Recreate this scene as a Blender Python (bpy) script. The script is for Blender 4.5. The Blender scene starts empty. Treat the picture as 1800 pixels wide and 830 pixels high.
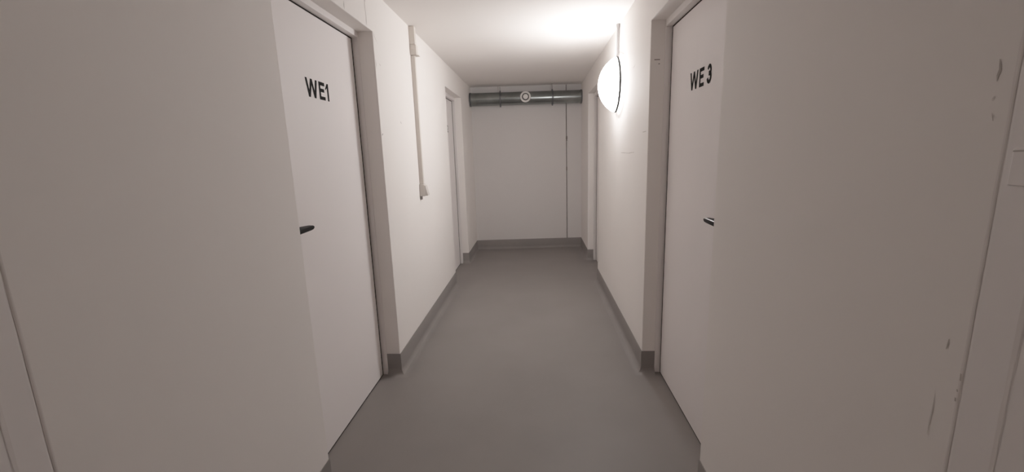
import bpy, bmesh, math, random
from mathutils import Vector, Matrix
random.seed(4)
scene = bpy.context.scene
COL = scene.collection
PI = math.pi

# ------------------------------------------------------------------ measured
CAM_H = 1.45
F_PX, PITCH, YAW, ROLL = 749.93, -0.18975, -0.06204, -0.03118
XL, XR = -0.9443, 0.6686            # corridor faces of the side walls
ZC = 2.421                          # ceiling
Y0 = -1.3                           # wall behind the camera
YBL, YBR = 6.464, 6.552             # back wall, slightly out of square
BB = 0.1487                         # skirting height
# door openings (y0, y1, soffit height, leaf top, leaf face depth behind wall plane)
D1 = (1.6213, 2.6291, 2.181, 2.149, 0.1254)
D2 = (4.6551, 5.6113, 2.172, 2.132, 0.1175)
D3 = (1.6464, 2.6621, 2.174, 2.137, 0.1182)
D4 = (4.7375, 5.6937, 2.172, 2.132, 0.1114)

# ------------------------------------------------------------------ materials
def nt(name):
    m = bpy.data.materials.new(name); m.use_nodes = True
    t = m.node_tree; b = t.nodes['Principled BSDF']
    return m, t, b

def painted(name, col, rough=0.6, var=0.04, vscale=1.5, bump=0.0, bscale=90.0, bdist=0.002, spec=0.4, metal=0.0):
    """paint with soft blotches and a fine roller / plaster texture"""
    m, t, b = nt(name); N, L = t.nodes, t.links
    tc = N.new('ShaderNodeTexCoord')
    n1 = N.new('ShaderNodeTexNoise'); n1.inputs['Scale'].default_value = vscale; n1.inputs['Detail'].default_value = 4
    L.new(tc.outputs['Object'], n1.inputs['Vector'])
    r = N.new('ShaderNodeValToRGB')
    r.color_ramp.elements[0].position = 0.3; r.color_ramp.elements[1].position = 0.7
    r.color_ramp.elements[0].color = tuple(c * (1 - var) for c in col) + (1,)
    r.color_ramp.elements[1].color = tuple(min(1, c * (1 + var)) for c in col) + (1,)
    L.new(n1.outputs['Fac'], r.inputs['Fac'])
    L.new(r.outputs['Color'], b.inputs['Base Color'])
    b.inputs['Roughness'].default_value = rough
    b.inputs['Metallic'].default_value = metal
    b.inputs['Specular IOR Level'].default_value = spec
    if bump:
        n2 = N.new('ShaderNodeTexNoise'); n2.inputs['Scale'].default_value = bscale; n2.inputs['Detail'].default_value = 6
        L.new(tc.outputs['Object'], n2.inputs['Vector'])
        bp = N.new('ShaderNodeBump'); bp.inputs['Strength'].default_value = bump; bp.inputs['Distance'].default_value = bdist
        L.new(n2.outputs['Fac'], bp.inputs['Height']); L.new(bp.outputs['Normal'], b.inputs['Normal'])
    return m

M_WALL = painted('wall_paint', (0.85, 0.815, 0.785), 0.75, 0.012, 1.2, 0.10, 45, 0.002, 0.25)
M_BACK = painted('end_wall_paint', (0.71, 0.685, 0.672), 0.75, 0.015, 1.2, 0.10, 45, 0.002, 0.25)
M_CEIL = painted('ceiling_paint', (0.85, 0.815, 0.785), 0.85, 0.012, 1.0, 0.08, 45, 0.002, 0.2)
M_DOOR = painted('door_paint', (0.85, 0.81, 0.80), 0.55, 0.008, 1.0, 0.05, 200, 0.001, 0.35)
M_FRAME = painted('frame_paint', (0.83, 0.795, 0.78), 0.45, 0.01, 2.0, 0.05, 120, 0.001, 0.4)
M_FLOOR = painted('grey_floor_paint', (0.225, 0.205, 0.195), 0.5, 0.05, 2.2, 0.12, 45, 0.002, 0.35)
M_BASE = painted('grey_skirting_paint', (0.232, 0.213, 0.204), 0.5, 0.05, 3.0, 0.12, 45, 0.002, 0.35)
M_CRACK = painted('crack_shadow', (0.20, 0.175, 0.16), 0.9, 0.2, 20)
M_SOFTCRACK = painted('joint_and_shade', (0.52, 0.485, 0.46), 0.9, 0.1, 14)
M_FAINT1 = painted('joint_tone_pale', (0.76, 0.72, 0.70), 0.8, 0.03, 9)
M_FAINT2 = painted('joint_tone_mid', (0.66, 0.62, 0.59), 0.8, 0.05, 9)
M_FAINT3 = painted('joint_tone_deep', (0.55, 0.505, 0.48), 0.8, 0.08, 9)
M_DENT = painted('dent_tone', (0.48, 0.44, 0.41), 0.8, 0.08, 9)
M_DARK = painted('gap_shade_black', (0.018, 0.014, 0.012), 0.8, 0.1, 8, spec=0.1)
M_LET = painted('black_vinyl', (0.004, 0.0036, 0.0036), 0.7, 0.1, 8, spec=0.08)
M_HANDLE = painted('black_handle_plastic', (0.004, 0.0042, 0.004), 0.5, 0.1, 8, spec=0.14)
M_EDGE = painted('handle_edge_glint', (0.30, 0.29, 0.285), 0.35, 0.05, 8, spec=0.5, metal=0.5)  # lamp glint on the lever chamfer, painted as a lighter material
M_PVC = painted('trunking_plastic', (0.70, 0.65, 0.60), 0.5, 0.02, 6, spec=0.35)
M_TUBE = painted('grey_conduit_plastic', (0.30, 0.285, 0.28), 0.6, 0.03, 6, spec=0.3)
M_SWITCH = painted('switch_plastic', (0.66, 0.62, 0.58), 0.4, 0.02, 6, spec=0.4)
M_STUB = painted('grey_cable_gland', (0.28, 0.26, 0.25), 0.6, 0.05, 6)
M_VALVE = painted('white_valve_lacquer', (0.88, 0.86, 0.83), 0.4, 0.02, 6)
M_LBASE = painted('lamp_base_plastic', (0.82, 0.80, 0.79), 0.4, 0.02, 6)
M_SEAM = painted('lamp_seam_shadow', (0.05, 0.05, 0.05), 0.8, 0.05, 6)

def galvanised():
    m, t, b = nt('galvanised_sheet'); N, L = t.nodes, t.links
    tc = N.new('ShaderNodeTexCoord')
    v = N.new('ShaderNodeTexVoronoi'); v.inputs['Scale'].default_value = 60
    n = N.new('ShaderNodeTexNoise'); n.inputs['Scale'].default_value = 5; n.inputs['Detail'].default_value = 5
    L.new(tc.outputs['Object'], v.inputs['Vector']); L.new(tc.outputs['Object'], n.inputs['Vector'])
    mx = N.new('ShaderNodeMixRGB'); mx.inputs['Fac'].default_value = 0.06
    L.new(n.outputs['Fac'], mx.inputs['Color1']); L.new(v.outputs['Color'], mx.inputs['Color2'])
    r = N.new('ShaderNodeValToRGB')
    r.color_ramp.elements[0].color = (0.20, 0.216, 0.211, 1); r.color_ramp.elements[1].color = (0.36, 0.39, 0.38, 1)
    r.color_ramp.elements[0].position = 0.25; r.color_ramp.elements[1].position = 0.75
    L.new(mx.outputs['Color'], r.inputs['Fac']); L.new(r.outputs['Color'], b.inputs['Base Color'])
    b.inputs['Metallic'].default_value = 0.9
    b.inputs['Roughness'].default_value = 0.25
    return m
M_GALV = galvanised()
M_CLAMP = painted('dark_clamp_steel', (0.13, 0.135, 0.14), 0.45, 0.1, 12, metal=0.6)
M_ROD = painted('rod_steel', (0.35, 0.33, 0.32), 0.45, 0.1, 12, metal=0.7)

def opal(name, strength):
    m, t, b = nt(name)
    b.inputs['Base Color'].default_value = (0.9, 0.89, 0.88, 1)
    b.inputs['Roughness'].default_value = 0.35
    b.inputs['Emission Color'].default_value = (1.0, 0.962, 0.955, 1)
    b.inputs['Emission Strength'].default_value = strength
    return m
LAMP = 36.0
M_OPAL = opal('lit_opal_glass', LAMP)
M_OPALB = opal('lamp_base_glow', 13.0)  # emission added to the base for the glow on the wall round the lamp

# ------------------------------------------------------------------ helpers
def link(name, bm, mats, parent=None, smooth=False, bevel=0, recalc=True):
    if recalc: bmesh.ops.recalc_face_normals(bm, faces=bm.faces[:])
    me = bpy.data.meshes.new(name); bm.to_mesh(me); bm.free()
    for m in (mats if isinstance(mats, (list, tuple)) else [mats]): me.materials.append(m)
    if smooth:
        for p in me.polygons: p.use_smooth = True
    o = bpy.data.objects.new(name, me); COL.objects.link(o)
    if parent:
        o.parent = parent
        o.matrix_parent_inverse = Matrix.Translation(-parent.location)
    if bevel:
        md = o.modifiers.new('bevel', 'BEVEL'); md.width = bevel; md.segments = 3; md.limit_method = 'ANGLE'
        md.angle_limit = math.radians(40); md.harden_normals = False
    return o

def box(bm, x0, x1, y0, y1, z0, z1, mi=0):
    x0, x1 = sorted((x0, x1)); y0, y1 = sorted((y0, y1)); z0, z1 = sorted((z0, z1))
    v = [bm.verts.new(c) for c in ((x0,y0,z0),(x1,y0,z0),(x1,y1,z0),(x0,y1,z0),(x0,y0,z1),(x1,y0,z1),(x1,y1,z1),(x0,y1,z1))]
    for f in ((0,3,2,1),(4,5,6,7),(0,1,5,4),(1,2,6,5),(2,3,7,6),(3,0,4,7)):
        bm.faces.new([v[i] for i in f]).material_index = mi

def prism(bm, pts, axis, a, b, mi=0):
    """extrude a 2-D outline along axis: 'x' outline is (y,z), 'y' is (x,z), 'z' is (x,y)"""
    def P(p, t): return {'x': (t, p[0], p[1]), 'y': (p[0], t, p[1]), 'z': (p[0], p[1], t)}[axis]
    lo = [bm.verts.new(P(p, a)) for p in pts]; hi = [bm.verts.new(P(p, b)) for p in pts]
    n = len(pts)
    bm.faces.new(lo).material_index = mi; bm.faces.new(hi[::-1]).material_index = mi
    for i in range(n):
        bm.faces.new((lo[i], hi[i], hi[(i+1) % n], lo[(i+1) % n])).material_index = mi

def lathe(bm, prof, c, axis, segs=64, mi=0):
    """prof: list of (radius, along). axis vector; c origin"""
    ax = Vector(axis).normalized()
    u = ax.orthogonal().normalized(); w = ax.cross(u)
    rings = []
    for r, h in prof:
        base = Vector(c) + ax * h
        if r < 1e-6: rings.append([bm.verts.new(base)])
        else: rings.append([bm.verts.new(base + (u*math.cos(2*PI*k/segs) + w*math.sin(2*PI*k/segs))*r) for k in range(segs)])
    for a, b in zip(rings, rings[1:]):
        for k in range(segs):
            k2 = (k+1) % segs
            if len(a) == 1 and len(b) == 1: continue
            if len(a) == 1: f = bm.faces.new((a[0], b[k], b[k2]))
            elif len(b) == 1: f = bm.faces.new((a[k], b[0], a[k2]))
            else: f = bm.faces.new((a[k], b[k], b[k2], a[k2]))
            f.material_index = mi

def tag(o, label=None, cat=None, group=None, kind=None):
    if label: o['label'] = label
    if cat: o['category'] = cat
    if group: o['group'] = group
    if kind: o['kind'] = kind
    return o

def empty(name, loc):
    o = bpy.data.objects.new(name, None); COL.objects.link(o); o.location = loc
    o.empty_display_size = 0.1
    return o

def autosmooth(o, ang=35):
    me = o.data
    for p in me.polygons: p.use_smooth = True
    bm = bmesh.new(); bm.from_mesh(me)
    for e in bm.edges:
        if len(e.link_faces) == 2 and e.calc_face_angle(0) > math.radians(ang): e.smooth = False
    bm.to_mesh(me); bm.free()

def ribbon(bm, x, pts, w, side, mi, seed=0):
    """thin irregular crack lying on a side wall: pts in (y,z)"""
    rnd = random.Random(seed); dense = []
    for (a, b) in zip(pts, pts[1:]):
        n = max(2, int(math.hypot(b[0]-a[0], b[1]-a[1]) / 0.02))
        for i in range(n): dense.append((a[0]+(b[0]-a[0])*i/n, a[1]+(b[1]-a[1])*i/n))
    dense.append(pts[-1])
    L = []
    for i, p in enumerate(dense):
        q = dense[min(i+1, len(dense)-1)]; o = dense[max(i-1, 0)]
        t = Vector((q[0]-o[0], q[1]-o[1])).normalized(); n = Vector((-t.y, t.x))
        e = 0.25 if i in (0, len(dense)-1) else 1
        ww = w * e * rnd.uniform(0.55, 1.25); j = rnd.uniform(-0.4, 0.4) * w
        L.append(tuple(bm.verts.new((x, p[0]+n.x*(j+s*ww/2), p[1]+n.y*(j+s*ww/2))) for s in (1, -1)))
    for a, b in zip(L, L[1:]):
        f = bm.faces.new((a[0], b[0], b[1], a[1])); f.material_index = mi

# ------------------------------------------------------------------ shell
def side_wall(name, xin, xout, doors, yend, marks, label):
    out = [(Y0, 0), (Y0, ZC), (yend, ZC), (yend, 0)]
    for (y0, y1, zt) in reversed(doors):
        out += [(y1, 0), (y1, zt), (y0, zt), (y0, 0)]
    bm = bmesh.new(); prism(bm, out, 'x', xin, xout)
    bm.edges.ensure_lookup_table()
    sel = []
    for e in bm.edges:
        a, b = e.verts[0].co, e.verts[1].co
        if abs(a.x-xin) < 1e-5 and abs(b.x-xin) < 1e-5:
            for (y0, y1, zt) in doors:
                if all(y0-1e-4 < p.y < y1+1e-4 and p.z < zt+1e-4 for p in (a, b)) and not (abs(a.z) < 1e-5 and abs(b.z) < 1e-5):
                    sel.append(e)
    bmesh.ops.recalc_face_normals(bm, faces=bm.faces[:])
    bmesh.ops.bevel(bm, geom=sel, offset=0.004, segments=2, affect='EDGES', profile=0.5)
    bmesh.ops.recalc_face_normals(bm, faces=bm.faces[:])
    s = 1 if xin < xout else -1
    for i, (pts, w, mi) in enumerate(marks):
        ribbon(bm, xin - s*0.0008, pts, w, s, mi, i + (50 if s > 0 else 0))
    o = link(name, bm, [M_WALL, M_CRACK, M_SOFTCRACK, M_FAINT2, M_DENT], recalc=False)
    return tag(o, label, 'wall', kind='structure')

left_marks = [
    ([(2.257, 2.225), (2.259, 2.188)], 0.006, 1),                       # short joint over the first door
    ([(2.545, 2.40), (2.54, 2.30), (2.548, 2.19)], 0.005, 2),           # block joint over the first door
    ([(2.52, 2.40), (2.535, 2.34), (2.55, 2.315)], 0.007, 1),
    ([(2.632, 2.180), (2.665, 2.150), (2.70, 2.128)], 0.004, 2),
    ([(2.700, 2.018), (2.722, 2.005)], 0.007, 2),
    ([(2.640, 2.03), (2.643, 1.98)], 0.006, 2),
    ([(2.66, 1.60), (2.64, 1.585)], 0.008, 1),
    ([(3.032, 1.700), (3.05, 1.682)], 0.006, 1),
    ([(3.72, 1.21), (3.735, 1.195)], 0.008, 2),
    ([(0.40, 1.51), (0.55, 1.505)], 0.004, 2),
]
right_marks = [
    ([(3.11, 1.995), (3.05, 2.012)], 0.005, 2),
    ([(3.50, 1.435), (3.2, 1.432), (3.02, 1.436)], 0.004, 2),
    ([(2.80, 1.56), (2.70, 1.56)], 0.004, 2),
    ([(0.688, 1.563), (0.686, 1.548), (0.689, 1.532)], 0.0032, 4),      # dents along the near frame joint
    ([(0.688, 1.512), (0.690, 1.505)], 0.003, 3),
    ([(0.686, 1.488), (0.683, 1.476)], 0.003, 4),
    ([(0.692, 1.131), (0.693, 1.112)], 0.0032, 4),
    ([(0.699, 1.03), (0.700, 1.0), (0.702, 0.95)], 0.002, 3),
]
wl = side_wall('wall_left', XL, XL-0.28, [D1[:3], D2[:3]], 6.75, left_marks, 'white plastered left corridor wall with two recessed doors')
wr = side_wall('wall_right', XR, XR+0.28, [D3[:3], D4[:3]], 6.75, right_marks, 'white plastered right corridor wall carrying the round lamp')

def back_y(x): return YBL + (YBR-YBL)*(x-XL)/(XR-XL)
bm = bmesh.new()
GX, GW = 0.450, 0.012
for (a, b, d0) in ((XL-0.02, GX-GW/2, 0), (GX-GW/2, GX+GW/2, 0.03), (GX+GW/2, XR+0.02, 0)):
    pts = [(a, back_y(a)+d0), (b, back_y(b)+d0), (b, back_y(b)+0.3), (a, back_y(a)+0.3)]
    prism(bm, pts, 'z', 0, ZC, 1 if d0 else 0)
def bribbon(pts, w, mi, seed):
    rnd = random.Random(seed); L = []
    for (a, b) in zip(pts, pts[1:]):
        for i in range(8):
            x = a[0]+(b[0]-a[0])*i/7; z = a[1]+(b[1]-a[1])*i/7
            ww = w*rnd.uniform(.6, 1.3)
            L.append([bm.verts.new((x-ww/2, back_y(x)-0.001, z)), bm.verts.new((x+ww/2, back_y(x)-0.001, z))])
    for a, b in zip(L, L[1:]): bm.faces.new((a[0], a[1], b[1], b[0])).material_index = mi
bribbon([(0.452, 1.69), (0.452, 1.62)], 0.024, 1, 3)
bribbon([(0.450, 1.24), (0.450, 1.17)], 0.014, 1, 5)
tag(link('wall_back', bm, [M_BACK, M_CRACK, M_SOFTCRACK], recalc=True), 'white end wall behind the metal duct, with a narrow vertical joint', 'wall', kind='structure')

bm = bmesh.new(); box(bm, XL-0.02, XR+0.02, Y0-0.2, Y0, 0, ZC)
tag(link('wall_front', bm, M_WALL), 'white wall closing the corridor behind the viewer', 'wall', kind='structure')
bm = bmesh.new(); box(bm, XL-0.28, XR+0.28, Y0-0.2, 6.85, -0.12, 0)
tag(link('floor', bm, M_FLOOR), 'smooth grey painted corridor floor', 'floor', kind='structure')
bm = bmesh.new(); box(bm, XL-0.28, XR+0.28, Y0-0.2, 6.85, ZC, ZC+0.15)
tag(link('ceiling', bm, M_CEIL), 'plain white corridor ceiling', 'ceiling', kind='structure')

# ------------------------------------------------------------------ coved skirting
CVR = 0.045                                               # cove radius
SK = [(0.0, BB), (0.003, BB), (0.0045, BB-0.003)] + [(0.0045+CVR*(1-math.cos(a*PI/24)), 0.0003+CVR*(1-math.sin(a*PI/24))) for a in range(0, 12)] + [(0.0045+CVR*0.98, 0.0002), (0.0, 0.0002)]
def skirting(name, path, label):
    """path in plan, room on the left of the direction of travel"""
    bm = bmesh.new(); n = len(path); rings = []
    nor = []
    for a, b in zip(path, path[1:]):
        t = Vector((b[0]-a[0], b[1]-a[1])).normalized(); nor.append(Vector((-t.y, t.x)))
    for i, p in enumerate(path):
        if i == 0: m = nor[0]
        elif i == n-1: m = nor[-1]
        else:
            m = (nor[i-1]+nor[i]); m = m / max(0.2, m.dot(nor[i]))
        rings.append([bm.verts.new((p[0]+m.x*o, p[1]+m.y*o, z)) for o, z in SK])
    k = len(SK)
    for a, b in zip(rings, rings[1:]):
        for j in range(k): bm.faces.new((a[j], b[j], b[(j+1) % k], a[(j+1) % k]))
    bm.faces.new(rings[0]); bm.faces.new(rings[-1][::-1])
    o = link(name, bm, M_BASE); autosmooth(o, 40)
    return tag(o, label, 'skirting', kind='structure')
FR = 0.036      # frame stands this far in front of the leaf
def rec(d): return d[4]-FR
# left wall is walked with the room on the left hand: from far to near
skirting('baseboard_left', [(XL, D1[0]), (XL, 0.70)], 'grey coved skirting on the left wall in front of the first door')
skirting('baseboard_left', [(XL, D2[0]), (XL, D1[1]), (XL-rec(D1), D1[1])], 'grey coved skirting on the left wall between the two doors')
skirting('baseboard_back', [(XR+rec(D4), D4[1]), (XR, D4[1]), (XR, YBR), (XL, YBL), (XL, D2[1]), (XL-rec(D2), D2[1])], 'grey coved skirting running round the end of the corridor')
skirting('baseboard_right', [(XR, 0.70), (XR, D3[0])], 'grey coved skirting on the right wall in front of the first door')
skirting('baseboard_right', [(XR+rec(D3), D3[1]), (XR, D3[1]), (XR, D4[0])], 'grey coved skirting on the right wall below the lamp')

# ------------------------------------------------------------------ lettering
CAP = 0.0865
def stroke(a, b, w):
    a, b = Vector(a), Vector(b); t = (b-a).normalized(); n = Vector((-t.y, t.x))*w/2
    return [a+n, b+n, b-n, a-n]
def glyph(ch, x, w):
    """quads in text space: x right, y up, cap height CAP"""
    T = 0.0172; H = CAP; q = []
    if ch == 'W':
        p = [(x+T*.52, H), (x+w*.275, 0), (x+w*.5, H), (x+w*.75, 0), (x+w-T*.52, H)]
        for i, (a, b) in enumerate(zip(p, p[1:])):
            h = T*1.02/2
            q.append([(a[0]-h, a[1]), (a[0]+h, a[1]), (b[0]+h, b[1]), (b[0]-h, b[1])])
    elif ch == 'E':
        q.append([(x, 0), (x+T, 0), (x+T, H), (x, H)])
        for z0, ww in ((0, w), (H*.435, w*.88), (H-T, w)): q.append([(x+T*.5, z0), (x+ww, z0), (x+ww, z0+T), (x+T*.5, z0+T)])
    elif ch == '1':
        q.append([(x+w-T, 0), (x+w, 0), (x+w, H), (x+w-T, H)])
        q.append([(x, H*.68), (x+w-T*.9, H), (x+w-T*.5, H-T*.2), (x+w-T*.5, H*.80), (x+T*.05, H*.60)][:5])
    elif ch in '32':
        pts = []
        if ch == '3':
            r1, r2 = H*.235, H*.265; cx = x+w*.48
            for k in range(13):
                a = math.radians(165 - 255*k/12); pts.append((cx+(w*.46-T/2)*math.cos(a), H-T/2-(r1-T*.1)+(r1-T*.1)*math.sin(a)))
            for k in range(13):
                a = math.radians(90 - 262*k/12); pts.append((cx+(w*.5-T/2)*math.cos(a), T/2+(r2-T*.1)+(r2-T*.1)*math.sin(a)))
        else:
            cx = x+w*.5; r = H*.25
            for k in range(13):
                a = math.radians(170 - 215*k/12); pts.append((cx+(w*.5-T/2)*math.cos(a), H-T/2-r+r*math.sin(a)))
            pts += [(x+T*.6, T*.7)]
            q.append([(x, 0), (x+w, 0), (x+w, T), (x, T)])
        L = []
        for i, p in enumerate(pts):
            a = Vector(pts[max(i-1, 0)]); b = Vector(pts[min(i+1, len(pts)-1)]); t = (b-a).normalized(); n = Vector((-t.y, t.x))*T/2
            L.append((Vector(p)+n, Vector(p)-n))
        for a, b in zip(L, L[1:]): q.append([a[0], b[0], b[1], a[1]])
    return q
def lettering(s, xface, yleft, zbase, items, parent):
    bm = bmesh.new()
    for ch, x, w in items:
        for i, qd in enumerate(glyph(ch, x, w)):
            pts = [((yleft - s*p[0]), zbase+p[1]) for p in qd]
            lay = 0.0006 + 0.00004*i
            f = bm.faces.new([bm.verts.new((xface - s*lay, y, z)) for y, z in pts])
    for f in bm.faces:
        f.normal_update()
        if f.normal.x * s > 0: f.normal_flip()
    return link('lettering', bm, M_LET, parent, recalc=False)

# ------------------------------------------------------------------ doors
def lever_handle(s, xface, yspin, z, parent, edge=True):
    """black lever with round rose; lever points down the corridor (+y)"""
    bm = bmesh.new()
    o = -s
    prof = [(0.0, 0.009), (0.021, 0.009), (0.0245, 0.006), (0.025, 0.0)]
    lathe(bm, prof, (xface, yspin, z), (o, 0, 0), 40)
    lathe(bm, [(0.0095, 0.008), (0.0095, 0.046)], (xface, yspin, z), (o, 0, 0), 24)
    st = []
    n = 16
    for i in range(n+1):
        t = i/n
        y = yspin - 0.012 + t*0.164
        front = 0.058 - 0.004*t
        back = 0.011 + 0.032*t**1.3
        zt, zb = 0.0125 - 0.001*t, -0.0120 + 0.002*t
        if i >= n-3:                                     # rounded tip
            k = (i-(n-3))/3.0; sh = (1-math.sqrt(max(0, 1-(k*0.96)**2)))
            mz = (zt+zb)/2; zt = mz+(zt-mz)*(1-sh*.75); zb = mz+(zb-mz)*(1-sh*.75)
            md = (front+back)/2; front = md+(front-md)*(1-sh*.4); back = md+(back-md)*(1-sh*.4)
        c = 0.0036*(1 if i < n-1 else .6); lift = 0.005*(1-t)
        sec = [(back, zb), (front-c, zb), (front, zb+c), (front, zt-c), (front-c, zt), (back, zt+lift)]
        st.append([bm.verts.new((xface+o*d, y, z+h)) for d, h in sec])
    for a, b in zip(st, st[1:]):
        for j in range(6): bm.faces.new((a[j], b[j], b[(j+1) % 6], a[(j+1) % 6])).material_index = int(j == 3 and edge)
    bm.faces.new(st[0]); bm.faces.new(st[-1][::-1])
    ob = link('door_handle', bm, [M_HANDLE, M_EDGE], parent, bevel=0.0006); autosmooth(ob, 40)
    ob['label'] = 'black lever door handle'
    return ob

def make_door(name, s, xwall, D, label, text=None, handle=None, gap=0.015):
    y0, y1, zs, zl, dep = D
    J = 0.004; G = gap
    xf = xwall + s*dep                                   # face of the leaf
    root = empty(name, (xf, (y0+y1)/2, 0)); tag(root, label, 'door', kind='structure')
    # frame: jambs nearly flush with the plaster reveal, head standing down below the soffit
    bm = bmesh.new()
    a, b = xf - s*FR, xf + s*0.10
    e = 0.03
    out = [(y0-e, 0), (y0-e, zs+e), (y1+e, zs+e), (y1+e, 0), (y1-J, 0), (y1-J, zl), (y0+J, zl), (y0+J, 0)]
    # keep the frame inside the opening
    out = [(min(max(y, y0), y1), min(z, zs)) for y, z in out]
    prism(bm, out, 'x', a, b)
    link('door_frame', bm, M_FRAME, root, bevel=0.0025)
    # black strips standing in for the shade in the gap round the leaf
    bm = bmesh.new(); sx0, sx1 = xf + s*0.0012, xf + s*0.04
    box(bm, sx0, sx1, y0+J, y0+J+G-0.0005, 0.0006, zl); box(bm, sx0, sx1, y1-J-G+0.0005, y1-J, 0.0006, zl)
    box(bm, sx0, sx1, y0+J+G, y1-J-G, zl-0.0075, zl)
    box(bm, sx0, sx1, y0+J+G, y1-J-G, 0.0006, 0.0075)
    o = link('gap_shade', bm, M_DARK, root); o['label'] = 'black strip painted as the shade in the gap round the leaf'
    bm = bmesh.new()
    box(bm, xf, xf + s*0.045, y0+J+G, y1-J-G, 0.008, zl-0.008)
    leaf = link('door_leaf', bm, M_DOOR, root, bevel=0.0015)
    # children of the leaf keep world coordinates
    def adopt(o): o.parent = leaf
    if handle: 
        o = lever_handle(s, xf, handle[0], handle[1], None, s > 0); adopt(o)
    if text:
        o = lettering(s, xf, *text, None); adopt(o); o['label'] = 'black stick-on lettering'
    return root

WE = [('W', 0.0, 0.111), ('E', 0.1255, 0.060)]
make_door('door_1', -1, XL, D1, 'white door marked WE1 in the left wall, nearest the viewer',
          (2.031, 1.7465, WE + [('1', 0.190, 0.036)]), (1.715, 1.150))
make_door('door_2', -1, XL, D2, 'white recessed door in the left wall beyond the light switch',
          (5.038, 1.730, WE + [('2', 0.166+0.002, 0.055)]), (4.75, 1.152), 0.032)
make_door('door_3', 1, XR, D3, 'white door marked WE 3 in the right wall, nearest the viewer',
          (2.324, 1.736, WE + [('3', 0.220, 0.055)]), (1.768, 1.138))
make_door('door_4', 1, XR, D4, 'white door in the right wall behind the round lamp', None, (4.83, 1.145), 0.032)

# fixing slot and plug hole in the plaster reveal of the WE 3 door
bm = bmesh.new()
for (xa, xb, za, zb) in ((0.692, 0.724, 1.9585, 1.9635), (0.716, 0.724, 1.935, 1.940)):
    vs = [bm.verts.new((x, D3[1]-0.0008, z)) for x, z in ((xa, za), (xb, za), (xb, zb), (xa, zb))]
    bm.faces.new(vs)
me = wr.data; tmp = bmesh.new(); tmp.from_mesh(me)
for f in bm.faces:
    nf = tmp.faces.new([tmp.verts.new(v.co) for v in f.verts]); nf.material_index = 1
tmp.to_mesh(me); tmp.free(); bm.free()

# ------------------------------------------------------------------ frame of the opening the viewer stands in
def soft_line(q, xs, y, w, mi, seed):
    rnd = random.Random(seed); L = []; n = 60
    for i in range(n+1):
        z = ZC*i/n; ww = w*rnd.uniform(0.85, 1.15); c = y + rnd.uniform(-.0004, .0004)
        L.append([q.verts.new((xs, c-ww/2, z)), q.verts.new((xs, c+ww/2, z))])
    for a, b in zip(L, L[1:]): q.faces.new((a[0], a[1], b[1], b[0])).material_index = mi
def near_trim(name, s, xw, ya, yb, label, ext):
    """flat painted frame face, almost flush with the wall; a joint line with painted soft shade along each edge"""
    bm = bmesh.new()
    prism(bm, [(xw, ya), (xw - s*0.0006, ya), (xw - s*0.0010, ya-0.006), (xw - s*0.0010, 0.30), (xw, 0.30)], 'z', 0, ZC)
    o = link(name, bm, [M_FRAME])
    tag(o, label, 'door frame', kind='structure')
    q = bmesh.new()
    for k, (yy, xo, strong) in enumerate(((ya, 0.0008, 1), (yb, 0.0013, 0))):  # groove shade along the joint laid on as graded tone strips
        e = 0.0003
        soft_line(q, xw - s*(xo), yy, 0.0085, 0, 3+k+int(s))
        soft_line(q, xw - s*(xo+e), yy, 0.0055, 1 if strong and s < 0 else 0, 7+k+int(s))
        if strong: soft_line(q, xw - s*(xo+2*e), yy-0.0005, 0.0028, 2 if s < 0 else 1, 11+k+int(s))
    so = link('joint_and_shade', q, [M_FAINT1, M_FAINT2, M_FAINT3], o)
    so['label'] = 'joint along the frame edge, its soft shade painted in tones'
    return o
tl = near_trim('trim_1', -1, XL, 0.675, 0.620, 'painted steel frame edge at the extreme left, beside the viewer', 0)
tr = near_trim('trim_2', 1, XR, 0.661, 0.597, 'painted steel frame edge at the extreme right, beside the viewer', 0)
bm = bmesh.new(); box(bm, XR-0.0055, XR-0.001, 0.600, 0.6455, 1.385, 1.437)
o = link('strike_plate', bm, M_FRAME, tr, bevel=0.002)
bm = bmesh.new(); vs = [(XR-0.0057, 0.603, 1.4355), (XR-0.0057, 0.6445, 1.4335), (XR-0.0057, 0.6445, 1.4315), (XR-0.0057, 0.603, 1.4325)]
bm.faces.new([bm.verts.new(v) for v in vs])  # brown strip drawn as the shadow at the plate's upper edge
link('plate_edge_shadow', bm, M_SOFTCRACK, tr)['label'] = 'painted shadow line along the upper edge of the plate'
bm = bmesh.new()
for (y, z, h) in ((0.6615, 1.086, 0.012), (0.663, 1.058, 0.004), (0.6635, 1.043, 0.006)):
    vs = [(XR-0.0030, y-0.0016, z-h), (XR-0.0030, y+0.001, z-h), (XR-0.0030, y+0.0016, z), (XR-0.0030, y-0.0008, z)]
    bm.faces.new([bm.verts.new(v) for v in vs])
o = link('paint_chips', bm, M_DENT, tr)

# ------------------------------------------------------------------ cable trunking, box and switch on the left wall
YT = 3.405
bm = bmesh.new()
box(bm, XL, XL+0.032, YT+0.004, YT+0.036, 1.236, 2.212)
o = link('cable_trunking', bm, M_PVC, bevel=0.003)
tag(o, 'slim cream plastic cable trunking running down to the light switch', 'cable trunking')
bm = bmesh.new(); box(bm, XL, XL+0.042, YT-0.004, YT+0.040, 2.289, ZC-0.002)
o = link('cable_trunking', bm, M_PVC, bevel=0.003)
tag(o, 'short wide cream trunking piece between ceiling and junction box', 'cable trunking')
root = empty('junction_box', (XL, YT+0.018, 2.212)); tag(root, 'small cream junction box high on the left wall between the two trunking pieces', 'junction box')
bm = bmesh.new(); box(bm, XL, XL+0.049, YT-0.006, YT+0.046, 2.213, 2.288); link('box_body', bm, M_PVC, root, bevel=0.004)
bm = bmesh.new(); box(bm, XL+0.030, XL+0.066, YT, YT+0.040, 2.2065, 2.2125); link('lip', bm, M_PVC, root, bevel=0.001)
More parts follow.
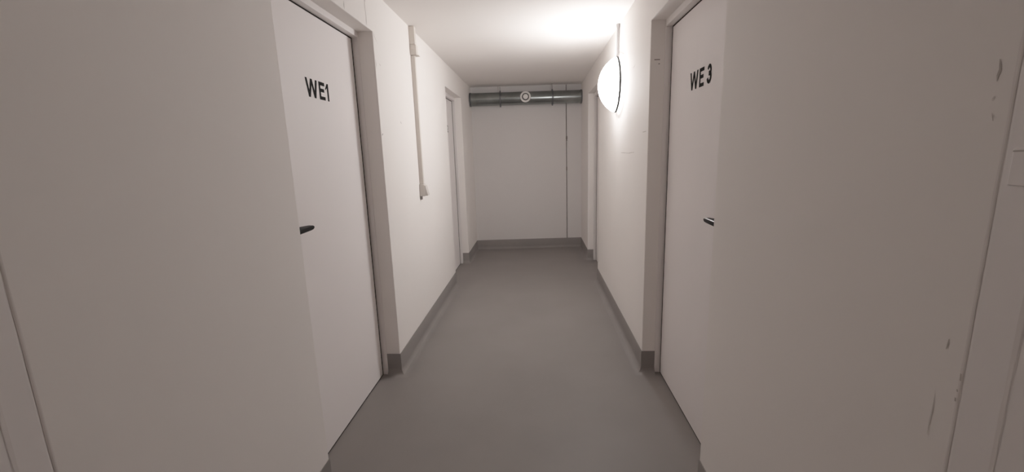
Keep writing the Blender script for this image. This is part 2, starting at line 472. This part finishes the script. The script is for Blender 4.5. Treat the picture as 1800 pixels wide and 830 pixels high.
bm = bmesh.new(); lathe(bm, [(0.0, 0.0035), (0.012, 0.003), (0.014, 0.0)], (XL+0.026, YT-0.006, 2.262), (0, -1, 0), 24); link('cover_screw', bm, M_PVC, root)

root = empty('light_switch', (XL, YT+0.022, 1.135)); tag(root, 'cream surface mounted rocker light switch at the foot of the trunking', 'light switch')
bm = bmesh.new()
prism(bm, [(XL, 1.137), (XL+0.043, 1.137), (XL+0.043, 1.222), (XL+0.034, 1.233), (XL, 1.235)], 'y', YT-0.012, YT+0.054)
link('housing', bm, M_SWITCH, root, bevel=0.003)
bm = bmesh.new()
prism(bm, [(XL+0.0425, 1.140), (XL+0.064, 1.141), (XL+0.066, 1.147), (XL+0.048, 1.224), (XL+0.0425, 1.226)], 'y', YT-0.007, YT+0.049)
link('rocker', bm, M_SWITCH, root, bevel=0.0025)
bm = bmesh.new(); lathe(bm, [(0.0, 0.0), (0.008, 0.0), (0.0085, 0.012), (0.0085, 0.026), (0.0, 0.026)], (XL+0.011, YT-0.002, 1.111), (0, 0, 1), 24)
o = link('cable_gland', bm, M_STUB, root); autosmooth(o); o['label'] = 'dark grey blind cable gland'

# ------------------------------------------------------------------ round lamp on the right wall
LY, LZ, LR = 3.60, 1.964, 0.210
root = empty('wall_lamp', (XR, LY, LZ)); tag(root, 'round white opal bulkhead lamp, lit, on the right wall', 'lamp')
ax = (-1, 0, 0)
bm = bmesh.new(); lathe(bm, [(0.0, 0.001), (LR*0.90, 0.001), (LR*0.93, 0.004), (LR*0.95, 0.021), (LR*0.93, 0.0235), (0, 0.0235)], (XR, LY, LZ), ax, 96)
o = link('lamp_base', bm, M_OPALB, root); autosmooth(o)
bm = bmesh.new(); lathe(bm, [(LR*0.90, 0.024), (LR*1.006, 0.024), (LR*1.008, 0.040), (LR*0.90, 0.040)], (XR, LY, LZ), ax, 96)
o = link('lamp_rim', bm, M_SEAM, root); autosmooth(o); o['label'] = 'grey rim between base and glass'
bm = bmesh.new(); prof = []
CR, CH = LR*0.99, 0.126                                  # spherical cap of opal glass
SR = (CR*CR + CH*CH)/(2*CH); A0 = math.asin(CR/SR)
for i in range(25):
    t = A0*(1-i/24)
    prof.append((SR*math.sin(t) if i < 24 else 0.0, 0.0405 + SR*math.cos(t)-(SR-CH)))
lathe(bm, prof, (XR, LY, LZ), ax, 96)
o = link('glass_dome', bm, M_OPAL, root, smooth=True); o['label'] = 'glowing white opal dome'

bm = bmesh.new(); cx = XR-0.0125
lathe(bm, [(0.0, LZ+LR-0.004), (0.0095, LZ+LR-0.004), (0.0095, ZC-0.035), (0.0145, ZC-0.012), (0.0165, ZC-0.001), (0.0, ZC-0.001)], (cx, LY+0.02, 0), (0, 0, 1), 24)
o = link('cable_conduit', bm, M_TUBE); autosmooth(o)
tag(o, 'thin round cable conduit rising from the lit lamp to the ceiling', 'cable conduit')

# ------------------------------------------------------------------ duct at the end of the corridor
RD, ZD, OFF = 0.092, 2.233, 0.102
def duct_p(x): return Vector((x, back_y(x)-OFF, ZD))
A, Bq = duct_p(XL+0.002), duct_p(XR-0.002)
A.y = back_y(XL)-OFF; ln = (Bq-A).length; dv = (Bq-A).normalized()
root = empty('ventilation_duct', (A+Bq)/2); tag(root, 'round galvanised ventilation duct spanning the end wall below the ceiling', 'duct')
bm = bmesh.new()
prof = []
prof = [(RD, ln*i/12) for i in range(12)]
prof += [(RD, ln)]
lathe(bm, prof, A, dv, 72)
o = link('duct_pipe', bm, M_GALV, root); autosmooth(o, 60)
for h in (0.0, ln-0.022):
    bm = bmesh.new(); lathe(bm, [(RD, h), (RD+0.005, h), (RD+0.005, h+0.022), (RD, h+0.022)], A, dv, 72)
    o = link('end_collar', bm, M_CLAMP, root); autosmooth(o)
# spigot for the valve
VX, VZ = -0.1445, 2.241
c = duct_p(VX); nrm = Vector((dv.y, -dv.x, 0)).normalized()
if nrm.y > 0: nrm = -nrm
bm = bmesh.new(); lathe(bm, [(0.060, 0.055), (0.060, 0.098), (0.052, 0.098)], (c.x, c.y, VZ), nrm, 48)
o = link('spigot', bm, M_GALV, root); autosmooth(o)
def clamp(x, label):
    c = duct_p(x)
    root = empty('duct_clamp', c); tag(root, label, 'pipe clamp', 'clamps holding the duct')
    bm = bmesh.new(); w = 0.011
    lathe(bm, [(RD+0.0015, -w), (RD+0.007, -w), (RD+0.007, w), (RD+0.0015, w), (RD+0.0015, -w)], c, dv, 64)
    for zz in (-1, 1):                  # bolted ears
        box(bm, c.x-0.010, c.x+0.010, c.y-0.004 - RD*0.0, c.y+0.004, ZD+zz*(RD+0.005), ZD+zz*(RD+0.022))
    o = link('clamp_band', bm, M_CLAMP, root); autosmooth(o)
    bm = bmesh.new(); lathe(bm, [(0.0, 0), (0.005, 0), (0.005, ZC-0.001-(ZD+RD+0.020)), (0.0, ZC-0.001-(ZD+RD+0.020))], (c.x, c.y, ZD+RD+0.020), (0, 0, 1), 16)
    o = link('hanger_rod', bm, M_ROD, root); autosmooth(o)
clamp(-0.503, 'dark steel clamp round the duct, left of the white air valve')
clamp(0.243, 'dark steel clamp round the duct, right of the white air valve')
vo = Vector((c.x, c.y, VZ)) + nrm*0.099
root = empty('air_valve', vo); tag(root, 'round white disc air valve on the front of the duct', 'air valve')
bm = bmesh.new()
lathe(bm, [(0.051, 0.0), (0.074, 0.0), (0.0755, 0.004), (0.073, 0.010), (0.062, 0.017), (0.055, 0.019), (0.050, 0.015), (0.049, 0.0), (0.051, 0.0)], vo, nrm, 64)
o = link('valve_ring', bm, M_VALVE, root); autosmooth(o, 50)
bm = bmesh.new(); lathe(bm, [(0.0, -0.002), (0.0475, -0.002), (0.0475, 0.0)], vo, nrm, 48); lathe(bm, [(0.0475, 0.0), (0.0, 0.0)], vo, nrm, 48)
o = link('valve_throat', bm, M_SEAM, root); o['label'] = 'dark open throat behind the disc'
bm = bmesh.new(); lathe(bm, [(0.006, 0.0), (0.006, 0.012), (0.031, 0.012), (0.036, 0.016), (0.0345, 0.022), (0.025, 0.027), (0.011, 0.0275), (0.009, 0.0255), (0.0, 0.0255)], vo, nrm, 48)
o = link('valve_disc', bm, M_VALVE, root); autosmooth(o, 40)

# ------------------------------------------------------------------ light and world
w = bpy.data.worlds.new('world'); scene.world = w; w.use_nodes = True
w.node_tree.nodes['Background'].inputs['Color'].default_value = (0.6, 0.57, 0.52, 1)
w.node_tree.nodes['Background'].inputs['Strength'].default_value = 0.02

# ------------------------------------------------------------------ camera
cy, sy, cp, sp, cr, sr = math.cos(YAW), math.sin(YAW), math.cos(PITCH), math.sin(PITCH), math.cos(ROLL), math.sin(ROLL)
ex = Vector((cy, -sy, 0)); ey = Vector((sy, cy, 0)); ez = Vector((0, 0, 1))
fw = cp*ey + sp*ez; up0 = -sp*ey + cp*ez
R_ = cr*ex + sr*up0; U_ = cr*up0 - sr*ex
cam = bpy.data.cameras.new('camera'); co = bpy.data.objects.new('camera', cam); COL.objects.link(co)
mw = Matrix((R_, U_, -fw)).transposed().to_4x4(); mw.translation = (0, 0, CAM_H)
co.matrix_world = mw
cam.sensor_fit = 'HORIZONTAL'; cam.sensor_width = 36.0; cam.lens = F_PX/1800*36.0
cam.clip_start = 0.02; cam.clip_end = 60
scene.camera = co

scene.view_settings.view_transform = 'Standard'
scene.view_settings.look = 'None'
scene.view_settings.exposure = 0.13
scene.view_settings.gamma = 1.17
# camera response: straight through the mid-tones, soft shoulder in the highlights
vs_ = scene.view_settings
vs_.use_curve_mapping = True
cmap = vs_.curve_mapping
cmap.white_level = (2.0, 2.0, 2.0)
cv = cmap.curves[3]
cv.points[0].location = (0.0, 0.0); cv.points[1].location = (1.0, 1.0)
for px_, py_ in ((0.10, 0.20), (0.20, 0.385), (0.32, 0.575), (0.46, 0.74), (0.65, 0.885)): cv.points.new(px_, py_)
cmap.update()
try:
    scene.cycles.use_denoising = True
    scene.cycles.max_bounces = 16; scene.cycles.diffuse_bounces = 12
    scene.cycles.sample_clamp_indirect = 0
except Exception: pass
